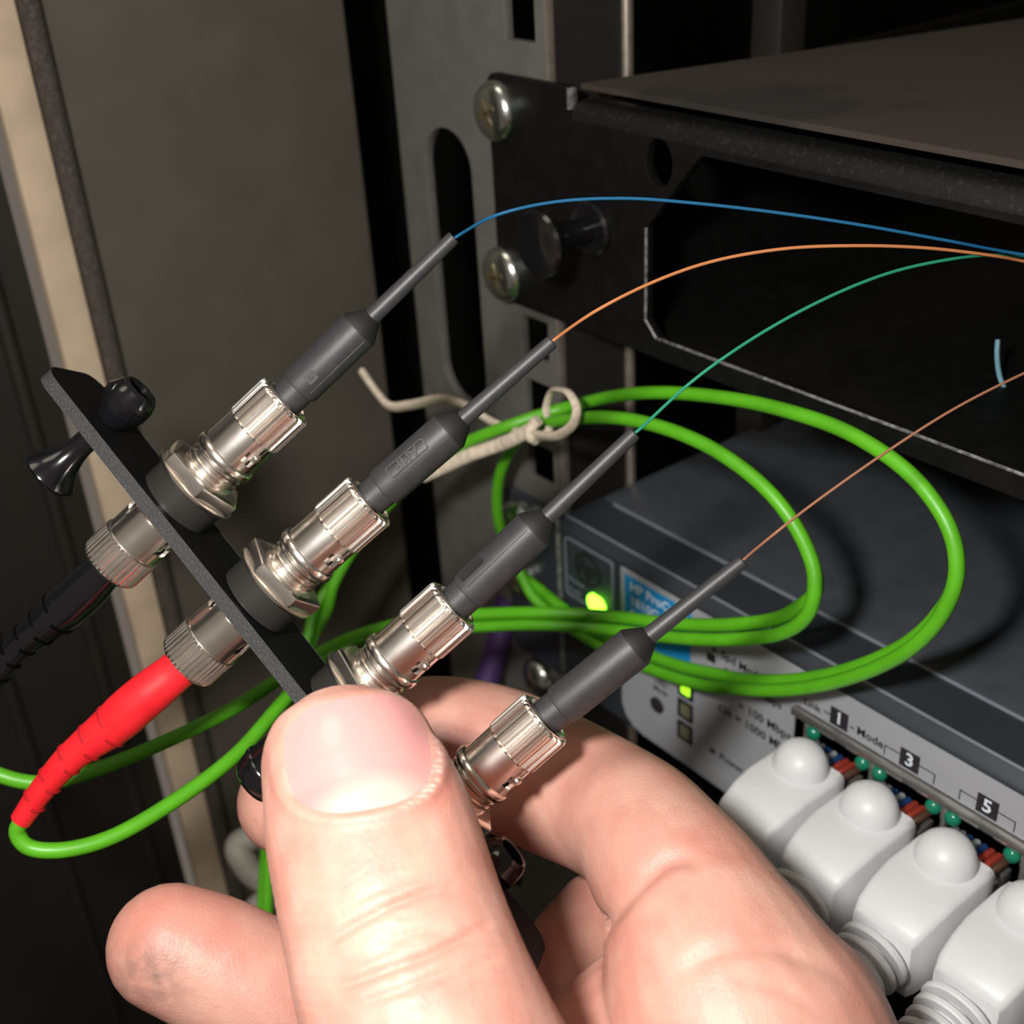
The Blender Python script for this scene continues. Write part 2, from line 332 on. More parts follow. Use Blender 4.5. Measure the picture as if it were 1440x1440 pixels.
# ------------------------------------------------------------------ fibre tray (1U)
tray = thing('fiber_tray', 'black 1U fibre tray with a dusty top and an open window', 'rack tray', (200, 1, -38))
win = [(52, -.4), (39.5, -14.6), (39.3, -31.4), (42, -34.2), (166, -34.2), (169, -31.4), (169, -14.6), (156, -.4)]
meshobj(sheet([(-3.6, -38), (440, -38), (440, 1.0), (20, 1.0), (20, 6.4), (-2.4, 6.4), (-3.6, 5.2)], [win, circ(42.6, -3.1, 3.1, 28, 4.0), circ(200, -20, 4)], 2, front(2), .15), 'front_plate', 'black', tray)
bm = B(); prism(bm, [(0, 1.0), (.12, 1.7), (.6, 2.7), (1.5, 3.5), (2.8, 3.9), (6, 3.9), (6, 2.9), (3, 2.9), (2.2, 2.2), (2, 1.0)], 0, 20.5, 440); finish(bm, 'rolled_lip', 'lip', tray, sharp=60)
bm = B(); box(bm, (19.6, -.06, 2.6), (20.1, 2, 6.3), .1); finish(bm, 'lip_end', 'worn', tray)
for a, b in zip(win[3:4]+win[1:3], win[4:5]+win[2:4]):
    bm = B(); tube(bm, [(a[0], .15, a[1]), (b[0], .15, b[1])], .28, 8); finish(bm, 'worn_edge', 'worn', tray)
bm = B(); prism(bm, [(22, 1.2), (440, 1.2), (440, 250), (86, 250)], 2, 6.2, 7.2, .1); finish(bm, 'lid', 'lid', tray)
bm = B(); box(bm, (22, 2.2, -37.8), (440, 250, -36.4)); finish(bm, 'tray_floor', 'black', tray)
bm = B(); box(bm, (22, 2.2, -36.4), (23.4, 250, 4)); finish(bm, 'side_wall', 'black', tray)
bm = B(); box(bm, (22, 249, -36.4), (440, 250, 5)); finish(bm, 'back_wall', 'black', tray)
def plunger_knob(bm, s=1., L=9.5, fr=None):
    lathe(bm, [(1.7*s, 0), (1.7*s, L*.35), (1.9*s, L*.5), (2.5*s, L*.7), (3.4*s, L*.87), (4.1*s, L*.97), (4.2*s, L), (3.9*s, L*1.05), (2.2*s, L*1.03), (.01, L*.99)], 32, fr)
pk = thing('push_latch', 'glossy black push latch knob on the tray ear between the screws', 'latch', frame((25.5, 0, -17.5), (1, 0, 0), (0, -1, 0)))
bm = B(); lathe(bm, [(5.2, 0), (5.2, .8), (4.6, 1.3), (2.2, 1.4)], 32); finish(bm, 'collar', 'gloss', pk)
bm = B(); plunger_knob(bm, 1.45, 12.5); finish(bm, 'knob', 'gloss', pk)

# ------------------------------------------------------------------ switch
sw = thing('network_switch', 'slate network switch with a grey printed front panel under the tray', 'network switch', (200, 60, -128))
bm = B(); box(bm, (13, 12.4, -127.3), (440, 260, -83), .5); finish(bm, 'chassis', 'chassis', sw)
bm = B(); prism(bm, [(0, -127.4), (0, -86.0), (.5, -85.2), (2.1, -83.9), (11.9, -83.5), (12.6, -83.5), (12.6, -127.4)], 0, 12.4, 440); finish(bm, 'bezel', 'bezel', sw, sharp=20)
bm = B(); tube(bm, [(13, 2.1, -83.9), (440, 2.1, -83.9)], .32, 8); finish(bm, 'bezel_highlight', 'slate_pale', sw)  # pale tube painting the highlight along the front bezel edge
bm = B(); tube(bm, [(17, 12, -83.3), (440, 12, -83.3)], .38, 8); finish(bm, 'bezel_highlight', 'slate_pale', sw)  # second painted highlight, along the rear bezel edge
lp = meshobj(sheet([(32.4, -86.8), (250, -86.8), (250, -94.7), (79, -94.7), (79, -127.2), (39, -127.2), (36, -126.6), (33.6, -124.8), (32.4, -122)], [], .35, front(0)), 'printed_panel', 'label', sw)
meshobj(sheet([(33.6, -87.9), (52.6, -87.9), (52.6, -102.4), (33.6, -102.4)], [], .06, front(-.35)), 'blue_badge', 'blue', lp)
for s, z in (('HP ProCurve', -90.2), ('1810G-24', -93.6), ('Switch', -97.)):
    meshobj(text_mesh(s, 3.1, at_front(35.2, -.41, z)), 'lettering', 'white_ink', lp)
for s, x, z, sz in (('Spd Mode', 60.6, -93.6, 2.6), ('Off = 10 Mbps', 61.2, -97.2, 2.5), ('= 100 Mbps', 65.4, -103.0, 2.75), ('On = 1000 Mbps', 60.4, -106.6, 2.75), ('Reset', 42.2, -107, 2.2), ('LED', 42.6, -109.8, 2.1), ('Mode', 42.2, -112, 1.8), ('Link', 80.8, -92.9, 2.2), ('Mode', 92.4, -92.5, 2.4), ('Power', 61.2, -118.6, 2.4)):
    meshobj(text_mesh(s, sz, at_front(x, -.36, z)), 'lettering', 'ink', lp)
for x0, z0, x1, z1 in ((57, -96.8, 59.2, -94.9), (58.2, -93.9, 59.3, -93.1), (58.6, -119.2, 60, -118), (86.2, -92.75, 87, -92.5), (90.9, -92.75, 91.9, -92.5), (85.2, -92.75, 86.4, -92.5)):
    meshobj(sheet([(x0, z0), (x1, z0), (x1, z1), (x0, z1)], [], .05, front(-.35)), 'printed_mark', 'ink', lp)
for i, (s, x) in enumerate((('1', 88.6), ('3', 103.2), ('5', 117.8), ('7', 132.4))):
    meshobj(sheet([(x-1.9, -94.3), (x+1.9, -94.3), (x+1.9, -90.5), (x-1.9, -90.5)], [], .06, front(-.35)), 'number_tile', 'ink', lp)
    meshobj(text_mesh(s, 3.6, at_front(x, -.41, -92.4), align='CENTER'), 'lettering', 'white_ink', lp)
    if i:
        for xa, xb in ((x-4.9, x-1.9), (x+1.9, x+4.9)):
            bm = B(); box(bm, (xa, -.39, -92.3), (xb, -.35, -92.1)); xe = xa if xa < x-2 else xb; box(bm, (xe-.1, -.39, -94.3), (xe+.1, -.35, -92.1)); finish(bm, 'bracket_line', 'ink', lp, smooth=False)
bm = B(); lathe(bm, [(1.9, 0), (1.9, .3), (1.5, .5), (.01, .5)], 24, at_front(43.4, -.35, -116.3)); finish(bm, 'reset_button', 'ink', sw)
for z, m_ in ((-107.3, 'led_mid'), (-112.9, 'led_off'), (-118.6, 'led_off')):
    f = meshobj(sheet(rrect(49.3, z-2.4, 53.7, z+2.4, .3), [], .12, front(-.35)), 'indicator_frame', 'ink', sw)
    meshobj(sheet(rrect(50.2, z-1.5, 52.8, z+1.5, .5), [], .06, front(-.47)), 'indicator_window', m_, f)
meshobj(sheet(rrect(14.6, -101.8, 29.8, -87.3, 1.0), [], .18, front(0)), 'badge_plate', 'bezel', sw)
rim = sheet(rrect(14.4, -102, 30, -87.1, 1.1), [rrect(14.9, -101.5, 29.5, -87.6, .9)], .35, front(0)); meshobj(rim, 'badge_rim', 'slate_pale', sw)
lg = meshobj(sheet(circ(22, -92.6, 4.1, 36), [circ(22, -92.6, 3.5, 36)], .3, front(-.18)), 'round_emblem', 'port', sw)
lf = at_front(22, -.2, -92.5); lf['y'] = _n([.28, 0, 1])
meshobj(text_mesh('hp', 5.6, lf, .25, 'CENTER'), 'lettering', 'port', lg)
bm = B(); lathe(bm, [(1.9, 0), (1.8, .6), (1.2, 1.2), (.01, 1.45)], 20, at_front(24.6, -.1, -99.9), rfun=lambda r, a, z: r*(1+.45*abs(math.cos(a)))); finish(bm, 'power_light', 'led_on', sw)
meshobj(text_mesh('Power', 1.9, at_front(15.6, -.2, -97.6)), 'lettering', 'slate_pale', sw); meshobj(text_mesh('Fault', 1.9, at_front(15.6, -.2, -100.2)), 'lettering', 'slate_pale', sw)
# bracket ear of the switch
meshobj(sheet(rrect(-7, -127.5, 12.3, -83.6, 1), [], 1.6, front(1.8), .1), 'bracket_ear', 'bezel', sw)
bm = B(); tube(bm, [(12.3, -.2, -84), (12.3, -.2, -127)], .55, 8); finish(bm, 'bracket_edge', 'worn', sw)
# port cage
cage = B(); box(cage, (78.6, -1.3, -96.9), (200, 1, -95.1), .35); finish(cage, 'cage_rail', 'cage', sw)
bm = B(); box(bm, (79, 0, -127.3), (200, .6, -96.6)); finish(bm, 'port_back', 'port', sw)
PX = [89, 103.4, 117.9, 132.4]
for x in PX:
    for s in (-5.4, 5.4):
        bm = B(); box(bm, (x+s*1.27-.45, -1.0, -127), (x+s*1.27+.45, .4, -96.2), .1) if s < 0 else box(bm, (x+6.9, -.8, -99.8), (x+7.4, .4, -96.2), .08); finish(bm, 'port_divider', 'cage', sw)
        bm = B(); lathe(bm, [(1.45, 0), (1.4, .5), (1.1, 1.0), (.6, 1.25), (.01, 1.32)], 20, at_front(x+s, -.4, -98.5)); finish(bm, 'port_light', 'led_green', sw)
    bm = B(); box(bm, (x-4, -1.35, -96.9), (x-.5, -1, -96.4), .1); box(bm, (x+2.2, -1.35, -96.9), (x+4.6, -1, -96.4), .1); finish(bm, 'spring_tab', 'cage', sw)

# ------------------------------------------------------------------ network plugs
def plug(x, label, dz=0.):
    t = thing('network_plug', label, 'network plug', (x, -16, -116), group='white network plugs in the switch')
    bm = B()   # boot body: rows along -Y with top height and half width
    rows = [(-6.0, -98.3, 5.9), (-6.6, -97.3, 6.3), (-9, -97.0, 6.4), (-17, -97.0, 6.4), (-21, -97.8, 6.2), (-24.4, -99.2, 5.8), (-25.8, -100.4, 5.3)]
    rings = []
    for y, zt, hw in rows:
        zb = -111.5; c = 1.1
        pr = [(-hw, zb), (hw, zb)]+[(hw, zt-c), (hw-.32*c, zt-.32*c), (hw-c, zt), (-hw+c, zt), (-hw+.32*c, zt-.32*c), (-hw, zt-c)]
        rings.append([bm.verts.new((x+a, y, b+dz)) for a, b in pr])
    for a, b in zip(rings, rings[1:]):
        for i in range(8): bm.faces.new((a[i], a[(i+1) % 8], b[(i+1) % 8], b[i]))
    bm.faces.new(rings[0]); bm.faces.new(rings[-1]); bd = finish(bm, 'boot_body', 'rj', t, sharp=50)
    bm = B(); box(bm, (x-4.2, -19.2, -97.8+dz), (x+4.2, -19.05, -97.36+dz), .04); finish(bm, 'moulded_line', 'rj', bd)
    bm = B(); lathe(bm, [(5.0, -3.0), (5.0, 0), (4.9, 1.2), (4.5, 2.5), (3.75, 3.7), (2.6, 4.6), (1.3, 5.05), (.01, 5.15)], 40, dict(o=np.array([x, -10.4, -97.2+dz]), x=np.array([1., 0, 0]), y=np.array([0, 1., 0]), z=np.array([0, 0, 1.])), rfun=lambda r, a, z: r*(1 if math.sin(a) < 0 else 1-.12*math.sin(a)))
    finish(bm, 'latch_dome', 'rj', t)
    for k in range(6):
        yk = -27.2-k*2.2; r = 5.6-k*.28
        bm = B(); ff = frame((x, yk, -105.6+dz-k*.35), (1, 0, 0), (0, -1, -.12))
        lathe(bm, [(r*.7, -.62), (r*.95, -.6), (r, -.3), (r, .3), (r*.95, .6), (r*.7, .62)], 28, ff, rfun=lambda r_, a, z: r_*(1+.06*math.cos(2*a))); finish(bm, 'relief_ring', 'rj', t)
    bm = B(); tube(bm, [(x, -25, -105.4+dz), (x, -32, -106.5+dz), (x, -40, -107.6+dz)], 3.4, 16); finish(bm, 'relief_core', 'rj', t)
    bm = B(); tube(bm, spline([(x, -39, -107.5+dz), (x, -50, -111), (x+1, -62, -124), (x+2, -68, -150), (x, -66, -200), (x-2, -60, -300)], 8), 2.7, 14); finish(bm, 'cable', 'rj', t)
    bm = B(); box(bm, (x-5.8, -6.2, -109.5), (x+5.8, -.2, -101.6), .3); finish(bm, 'clear_plug', 'clear', t)
    for k, c in enumerate(('w_grey', 'w_grey', 'w_blue', 'w_white', 'w_blue', 'w_red', 'w_red', 'w_brown')):
        xx = x-4.6+k*1.32
        bm = B(); tube(bm, [(xx, -.3, -100.6), (xx, -3, -100.2), (xx, -6.6, -99.9)], .66, 8); finish(bm, 'wire', c, t)
    return t
for x, l in zip(PX, ('white network plug in the first port beside the printed panel', 'second white network plug from the printed panel', 'third white plug, nearest in full view at the right', 'white network plug cut off by the right edge of the photo')): plug(x, l)

# ------------------------------------------------------------------ held adapter plate
NZ = -.12
RIM = [(403, 562, 170.5), (520.6, 702.6, 168.7), (640, 850, 167), (768, 1009, 165.3)]
SL = [-.935, -.885, -.89, -.875]
TIP = [(638.5, 333.5), (777, 480), (893, 609), (1045, 789)]
H_RIM = 21.8; DZ = .6
def axis_from(u, v, slope):
    d = np.array([1, slope])/math.hypot(1, slope)      # projected direction = n_xy - p*n_z
    p = np.array([(u-720)/F_PX, (v-720)/F_PX])
    lo, hi = .3, 1.3
    for _ in range(50):
        m_ = (lo+hi)/2; nxy = d*m_+p*NZ
        if nxy@nxy+NZ*NZ > 1: hi = m_
        else: lo = m_
    return np.array([nxy[0], nxy[1], NZ])
AXC = [axis_from(u-70, v+65, s) for (u, v, d), s in zip(RIM, SL)]
RIMP = [pix(*r) for r in RIM]
AXR = [RW@_n(a) for a in AXC]
P0 = [r-H_RIM*a for r, a in zip(RIMP, AXR)]
rowv = _n(P0[3]-P0[0]); nrm = np.mean(AXR, axis=0); nrm = _n(nrm-rowv*(nrm@rowv)); wid = np.cross(nrm, rowv)
if (RW.T@wid)[2] > 0: wid = -wid                       # toward the camera
PC = np.mean(P0, axis=0)
sp = [(p-PC)@rowv for p in P0]
PF = dict(o=PC, x=rowv, y=np.cross(nrm, rowv), z=nrm)
S_ = 1. if PF['y']@wid > 0 else -1.                    # +1: local +y is toward the camera
HW = 7.2; S0, S1 = sp[0]-24.8, sp[3]+24
plate = thing('adapter_plate', 'black metal plate carrying four fibre adapters, held in the hand', 'adapter plate', PF)
TH = 2.0
pl_me = sheet(rrect(S0, -HW, S1, HW, 3.2, 8), [circ(s, 0, 4.2) for s in sp], TH-.1, dict(o=np.array([0, 0, -TH+.05]), x=np.array([1., 0, 0]), y=np.array([0, 1., 0]), z=np.array([0, 0, 1.])), .0)
pm = meshobj(pl_me, 'plate', 'plate', plate)
bm = B()
rr = rrect(S0-.05, -HW-.05, S1+.05, HW+.05, 3.25, 8); n_ = len(rr)
v0 = [bm.verts.new((x, y, -TH)) for x, y in rr]; v1 = [bm.verts.new((x, y, 0)) for x, y in rr]
for i in range(n_): bm.faces.new((v0[i], v0[(i+1) % n_], v1[(i+1) % n_], v1[i]))
finish(bm, 'plate_edge', 'plate_edge', plate, label='grainy edge of the plate, painted grey for the light on it')
for i, s in enumerate((S0+9.3, S1-13.5)):
    lt = thing('push_latch', ['glossy black push latch at the free upper end of the held plate', 'glossy black push latch at the plate end behind the thumb'][i], 'latch', frame(np.array(PF['o'])+PF['x']*s, PF['x'], PF['z']), 'push latches of the held plate')
    bm = B(); lathe(bm, [(3.0, -TH-1.6), (3.1, -TH-1.4), (3.1, -TH)], 28); finish(bm, 'collar', 'boot', lt)
    bm = B(); plunger_knob(bm, 1., 9.5, dict(o=np.array([0, 0, -TH-.5]), x=np.array([1., 0, 0]), y=np.array([0, -1., 0]), z=np.array([0, 0, -1.]))); finish(bm, 'knob', 'gloss', lt)
    bm = B(); lathe(bm, [(2.3, 0), (2.5, .6), (3.1, 1.6), (3.5, 3.0), (3.45, 4.6), (3.0, 5.9), (2.5, 6.5), (2.1, 6.3), (1.9, 4.5), (.01, 4.3)], 36); finish(bm, 'socket', 'gloss', lt)
    for a in (-1.2, 1.7, 3.6):
        bm = B(); rows = []
        for k in range(5):
            rr_ = 3.2+.12*k-.07*k*k*(k > 2); zz = 2.2+.95*k; hw_ = .55-.06*k
            rows.append([bm.verts.new((q_*math.cos(a+g), q_*math.sin(a+g), zz)) for q_ in (rr_+.45, rr_) for g in ((-hw_, -hw_/2, 0, hw_/2, hw_) if q_ > rr_ else (hw_, hw_/2, 0, -hw_/2, -hw_))])
        for r1, r2 in zip(rows, rows[1:]):
            for q_ in range(10): bm.faces.new((r1[q_], r1[(q_+1) % 10], r2[(q_+1) % 10], r2[q_]))
        bm.faces.new(rows[0]); bm.faces.new(rows[-1]); finish(bm, 'petal', 'gloss', lt)

def teeth(n, dep, sharpness=1.):
    def f(r, a, z):
        q = (a*n/(2*math.pi)) % 1.; tri = abs(q-.5)*2
        return r-dep*max(0, min(1, (tri-.3)/.5))
    return f
def slotted(bm, r, th, z0, z1, a0, slot, na=72, nz=16):
    """tube wall with a J slot: slot(a, t) True where cut; a relative angle, t 0..1 along z"""
    g = {}
    for j in range(nz+1):
        for i in range(na):
            a = a0+2*math.pi*i/na; z = z0+(z1-z0)*j/nz
            g[i, j] = [bm.verts.new((q*math.cos(a), q*math.sin(a), z)) for q in (r, r-th)]
    keep = {(i, j) for i in range(na) for j in range(nz) if not slot((i+.5)*2*math.pi/na, (j+.5)/nz)}
    for i, j in keep:
        i2 = (i+1) % na
        for k in (0, 1): bm.faces.new((g[i, j][k], g[i2, j][k], g[i2, j+1][k], g[i, j+1][k]))
        for (di, dj, A, Bv) in ((-1, 0, (i, j), (i, j+1)), (1, 0, (i2, j), (i2, j+1)), (0, -1, (i, j), (i2, j)), (0, 1, (i, j+1), (i2, j+1))):
            nb = ((i+di) % na, j+dj)
            if nb not in keep: bm.faces.new((g[A][0], g[Bv][0], g[Bv][1], g[A][1]))
ID = dict(o=np.zeros(3), x=np.array([1., 0, 0]), y=np.array([0, 1., 0]), z=np.array([0, 0, 1.]))
ORD = ['first', 'second', 'third', 'fourth']
NAMES = [('blue', 'f_blue'), ('orange', 'f_orange'), ('green', 'f_green'), ('brown', 'f_brown')]
BOOTTIP = []
for i in range(4):
    n = AXR[i]; tocam = -(RW@np.array([0, 0, 1.]))
    fr = frame(P0[i]+n*DZ, tocam, n)          # local x faces the camera
    # sense of the row direction in the local y axis
    sy = 1. if fr['y']@rowv > 0 else -1.
    where = ['nearest the free end of the plate', 'in line with the red boot', 'just above the thumb tip', 'between thumb and index finger'][i]
    ad = thing('fiber_adapter', 'nickel fibre adapter with hex nut on the plate, '+where, 'fibre adapter', fr, 'fibre adapters on the held plate')
    bm = B(); lathe(bm, [(5.7, -DZ), (5.7, 3.0), (5.4, 3.25)], 40); finish(bm, 'sleeve', 'sleeve', ad)
    bm = B(); lathe(bm, [(6.5, 3.2), (6.6, 3.35), (6.6, 3.6), (6.5, 3.7)], 44); finish(bm, 'washer', 'nickel', ad)
    bm = B(); hx = 6.7
    rings = []
    for z, k in ((3.7, .97), (4.1, 1.), (5.6, 1.), (5.95, .9)):
        rings.append([bm.verts.new((hx*k*math.cos(math.pi/3*q+.35+.3*i), hx*k*math.sin(math.pi/3*q+.35+.3*i), z)) for q in range(6)])
    for a, b in zip(rings, rings[1:]):
        for q in range(6): bm.faces.new((a[q], a[(q+1) % 6], b[(q+1) % 6], b[q]))
    bm.faces.new(rings[0]); bm.faces.new(rings[-1]); bmesh.ops.bevel(bm, geom=list(bm.edges), offset=.12, segments=1, affect='EDGES'); finish(bm, 'hex_nut', 'nickel', ad, sharp=25)
    bm = B(); pr = [(3.2, -6)]+[(3.2, 0)]
    z = 5.9
    while z < 8.2: pr += [(4.15, z), (4.15, z+.35), (3.8, z+.5), (3.8, z+.7)]; z += .85
    pr += [(3.5, 8.6), (3.3, 9), (3.3, 17), (2.2, 17.2)]
    lathe(bm, pr, 40); finish(bm, 'barrel', 'nickel', ad)
    sa = sy*1.02
    bm = B(); lathe(bm, [(.62, 3.0), (.62, 4.35), (.5, 4.55), (.01, 4.6)], 14, dict(o=np.array([0, 0, 12.9]), x=np.array([0, 0, 1.]), y=np.array([-math.sin(sa), math.cos(sa), 0]), z=np.array([math.cos(sa), math.sin(sa), 0]))); finish(bm, 'bayonet_lug', 'nickel', ad)
    # upper connector
    cn, cm = NAMES[i]
    ct = thing('fiber_connector', 'nickel fibre connector with dark grey boot leading to the %s fibre' % cn, 'fibre connector', dict(fr), 'grey booted connectors on the held plate')
    bm = B()
    def slot(a, t, sy=sy):
        a = (a*sy) % (2*math.pi)
        return (.92 < a < 1.12 and t > .28) or (.62 < a < 1.12 and .28 < t < .46) or (.62 < a < .74 and .28 < t < .62)
    slotted(bm, 4.15, .55, 10.0, 14.9, 0., slot); finish(bm, 'collar', 'nickel', ct)
    bm = B(); lathe(bm, [(4.1, 8.5), (4.5, 8.7), (4.65, 9.0), (4.65, 9.7), (4.5, 9.95), (4.2, 10.05)], 48, cap=False); lathe(bm, [(3.7, 8.5), (3.7, 10.05)], 48, cap=False); finish(bm, 'flange', 'nickel', ct)
    bm = B(); lathe(bm, [(3.8, 14.7), (4.25, 14.75), (4.4, 15.0), (4.4, 15.1), (4.4, 20.5), (4.4, 20.6), (4.25, 20.95), (3.7, 21.1)], 23*14, rfun=lambda r, a, z: teeth(23, .6)(r, a, z) if 14.74 < z < 21 else r); finish(bm, 'coupling_nut', 'nickel', ct, sharp=16, label='knurled coupling nut')
    bm = B(); lathe(bm, [(3.75, 20.8), (3.75, 21.2), (3.45, 21.45), (3.1, 21.45), (3.05, 20.8)], 40); finish(bm, 'end_ring', 'nickel', ct)
    # boot runs from the rim toward the tip
    tip = pix(TIP[i][0], TIP[i][1], RIM[i][2]+NZ*35); bdv = tip-(P0[i]+n*(21.0+DZ)); Lb = np.linalg.norm(bdv)
    loc = np.array([bdv@fr['x'], bdv@fr['y'], bdv@fr['z']])
    bf = frame((0, 0, 21.0), (1, 0, 0), loc); Lc = 14.3+.4*i; BOOTTIP.append(tip)
    bm = B(); lathe(bm, [(2.55, -1), (2.55, 2.6), (2.82, 2.75), (2.9, 3.4), (2.95, Lc)], 40, bf, cap=False); bt = finish(bm, 'boot', 'boot', ct)
    bm = B(); lathe(bm, [(2.95, Lc), (2.9, Lc+.25), (1.5, Lc+2.5), (1.3, Lc+2.6)], 40, bf, cap=False); finish(bm, 'boot_shoulder', 'boot_dark', ct)
    bm = B(); lathe(bm, [(1.22, Lc+2.2), (1.2, Lc+4), (1.0, Lb-.6), (.95, Lb-.1), (.85, Lb), (.3, Lb)], 28, bf); finish(bm, 'boot_tail', 'boot', ct)
    # moulding seam and square mark on the boot
    def on_boot(ang, zz, r=2.93): return dict(o=np.array(bf['o'])+bf['z']*zz+(bf['x']*math.cos(ang)+bf['y']*math.sin(ang))*r, x=bf['z'], y=np.cross(bf['x']*math.cos(ang)+bf['y']*math.sin(ang), bf['z']), z=bf['x']*math.cos(ang)+bf['y']*math.sin(ang))
    ang = {0: .25*sy, 1: -.25*sy, 2: -.75*sy, 3: .5*sy}[i]
    if i == 1:
        fm = meshobj(sheet(rrect(5.0, -.85, 11.6, .85, .3), [rrect(5.15, -.7, 11.45, .7, .25)], .14, on_boot(ang, 0)), 'raised_frame', 'boot', bt)
        ob_ = on_boot(ang, 8.3); ob_['x'] = -ob_['x']; ob_['y'] = -ob_['y']; meshobj(text_mesh('AMP', 2.0, ob_, .2, 'CENTER'), 'lettering', 'boot', bt)
    elif i == 0:
        meshobj(sheet(rrect(4.6, -.75, 6.2, .75, .1), [circ(5.4, 0, .35, 14)], .1, on_boot(ang, 0)), 'raised_frame', 'boot', bt)
    elif i == 2:
        meshobj(sheet(rrect(3.6, -.6, 7.6, .6, .15), [], .1, on_boot(ang, 0)), 'moulded_pad', 'boot_dark', bt)
    bm = B(); pts = [np.array(bf['o'])+bf['z']*z_+(bf['x']*math.cos(ang+.55*sy)+bf['y']*math.sin(ang+.55*sy))*2.92 for z_ in np.linspace(3.6, Lc-.3, 6)]; tube(bm, pts, .06, 6); finish(bm, 'seam', 'boot', bt)

# lower connectors (black boot, red boot)
def lower(i, m_, label, pts_px):
    n = AXR[i]; fr = frame(P0[i]-n*TH, -(RW@np.array([0, 0, 1.])), -n)
    sy = 1. if fr['y']@rowv > 0 else -1.
    ct = thing('fiber_connector', label, 'fibre connector', fr)
    bm = B(); lathe(bm, [(4.6, 0), (4.7, .3), (4.7, .9), (4.3, 1.1), (3.6, 1.15), (3.6, 6)], 40); finish(bm, 'base_ring', 'nickel', ct)
    bm = B()
    def slot(a, t):
        a = (a*sy) % (2*math.pi)
        return (1.0 < a < 1.3 and t < .55) or (1.0 < a < 1.75 and .35 < t < .62) or (5.0 < a < 5.5 and t < .25)
    slotted(bm, 4.35, .5, 1.4, 6.6, 0., slot); finish(bm, 'collar', 'nickel', ct)
    bm = B(); lathe(bm, [(4.2, 6.5), (4.6, 6.6), (4.65, 6.9), (4.65, 7.0), (4.65, 10.8), (4.65, 10.9), (4.5, 11.3), (3.9, 11.8), (3.0, 11.9)], 40*8, rfun=lambda r, a, z: teeth(40, .22)(r, a, z) if 6.65 < z < 11.1 else r); finish(bm, 'coupling_nut', 'nickel', ct, sharp=16, label='fine knurled coupling nut')
    P = [np.array([0, 0, 11.3]), np.array([0, 0, 13.5])]
    for u, v, d in pts_px:
        q = pix(u, v, d)-fr['o']; P.append(np.array([q@fr['x'], q@fr['y'], q@fr['z']]))
    path = spline(P, 14); n_ = len(path); ln = np.cumsum([0]+[np.linalg.norm(b-a) for a, b in zip(path, path[1:])]); tt = ln/ln[-1]
    rad = [float(np.interp(q, [0, .08, .2, .35, .45, .6, .8, 1], [2.85, 2.9, 3.2, 3.3, 3.0, 2.35, 1.9, 1.6])) for q in tt]
    bm = B(); tube(bm, path, rad, 24, ref=(1, 0, 0)); bt = finish(bm, 'boot', m_, ct)
    # flex grooves: staggered notched rings
    for k, q in enumerate((.42, .54, .66, .78, .89)):
        j = min(range(n_), key=lambda a: abs(tt[a]-q)); t_ = _n(path[min(j+1, n_-1)]-path[j-1]); ff = frame(path[j], (1, 0, 0), t_); r0 = rad[j]
        for s in (0, 1):
            bm = B(); a0 = -.9+s*math.pi/1 if False else (-1.9 if s else .15)
            pts = [np.array(ff['o'])+ff['z']*(.5*(1 if s else -1))+(ff['x']*math.cos(a_)+ff['y']*math.sin(a_))*(r0*.985) for a_ in np.linspace(a0, a0+1.5, 8)]
            tube(bm, pts, .26, 8); finish(bm, 'flex_groove', {'red': 'red_groove', 'gloss': 'groove_black'}[m_], bt)
    return P[-1], fr
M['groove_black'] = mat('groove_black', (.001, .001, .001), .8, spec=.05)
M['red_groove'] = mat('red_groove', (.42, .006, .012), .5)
lower(1, 'red', 'nickel fibre connector with a red strain relief boot under the plate', [(196, 986, 173.5), (160, 1018, 174.5), (100, 1065, 175), (60, 1110, 176), (30, 1153, 177)])
lower(0, 'gloss', 'nickel fibre connector with a glossy black boot at the left edge', [(110, 838, 176), (70, 872, 177), (30, 905, 178), (5, 935, 178.5), (-15, 965, 179)])
for i in (2, 3):
    n = AXR[i]; fr = frame(P0[i]-n*TH, -(RW@np.array([0, 0, 1.])), -n)
    ct = thing('dust_cap', ['glossy black cap peeking out left of the thumb', 'glossy black cap under the plate hidden behind the thumb'][i-2], 'dust cap', fr, 'black caps under the held plate')
    bm = B(); lathe(bm, [(4.6, 0), (4.7, .3), (4.7, .9), (4.3, 1.1), (3.6, 1.15), (3.6, 6)], 40); finish(bm, 'base_ring', 'nickel', ct)
    bm = B(); lathe(bm, [(3.9, 1.2), (4.3, 1.4), (4.3, 3.2), (4.0, 3.5), (4.0, 13.0), (3.8, 14.0), (3.2, 14.8), (2.0, 15.3), (.01, 15.4)], 40); finish(bm, 'cap', 'gloss', ct)
    bm = B(); lathe(bm, [(4.05, 11.2), (4.25, 11.5), (4.25, 12.1), (4.05, 12.4)], 40, cap=False); finish(bm, 'grip_ring', 'gloss', ct)


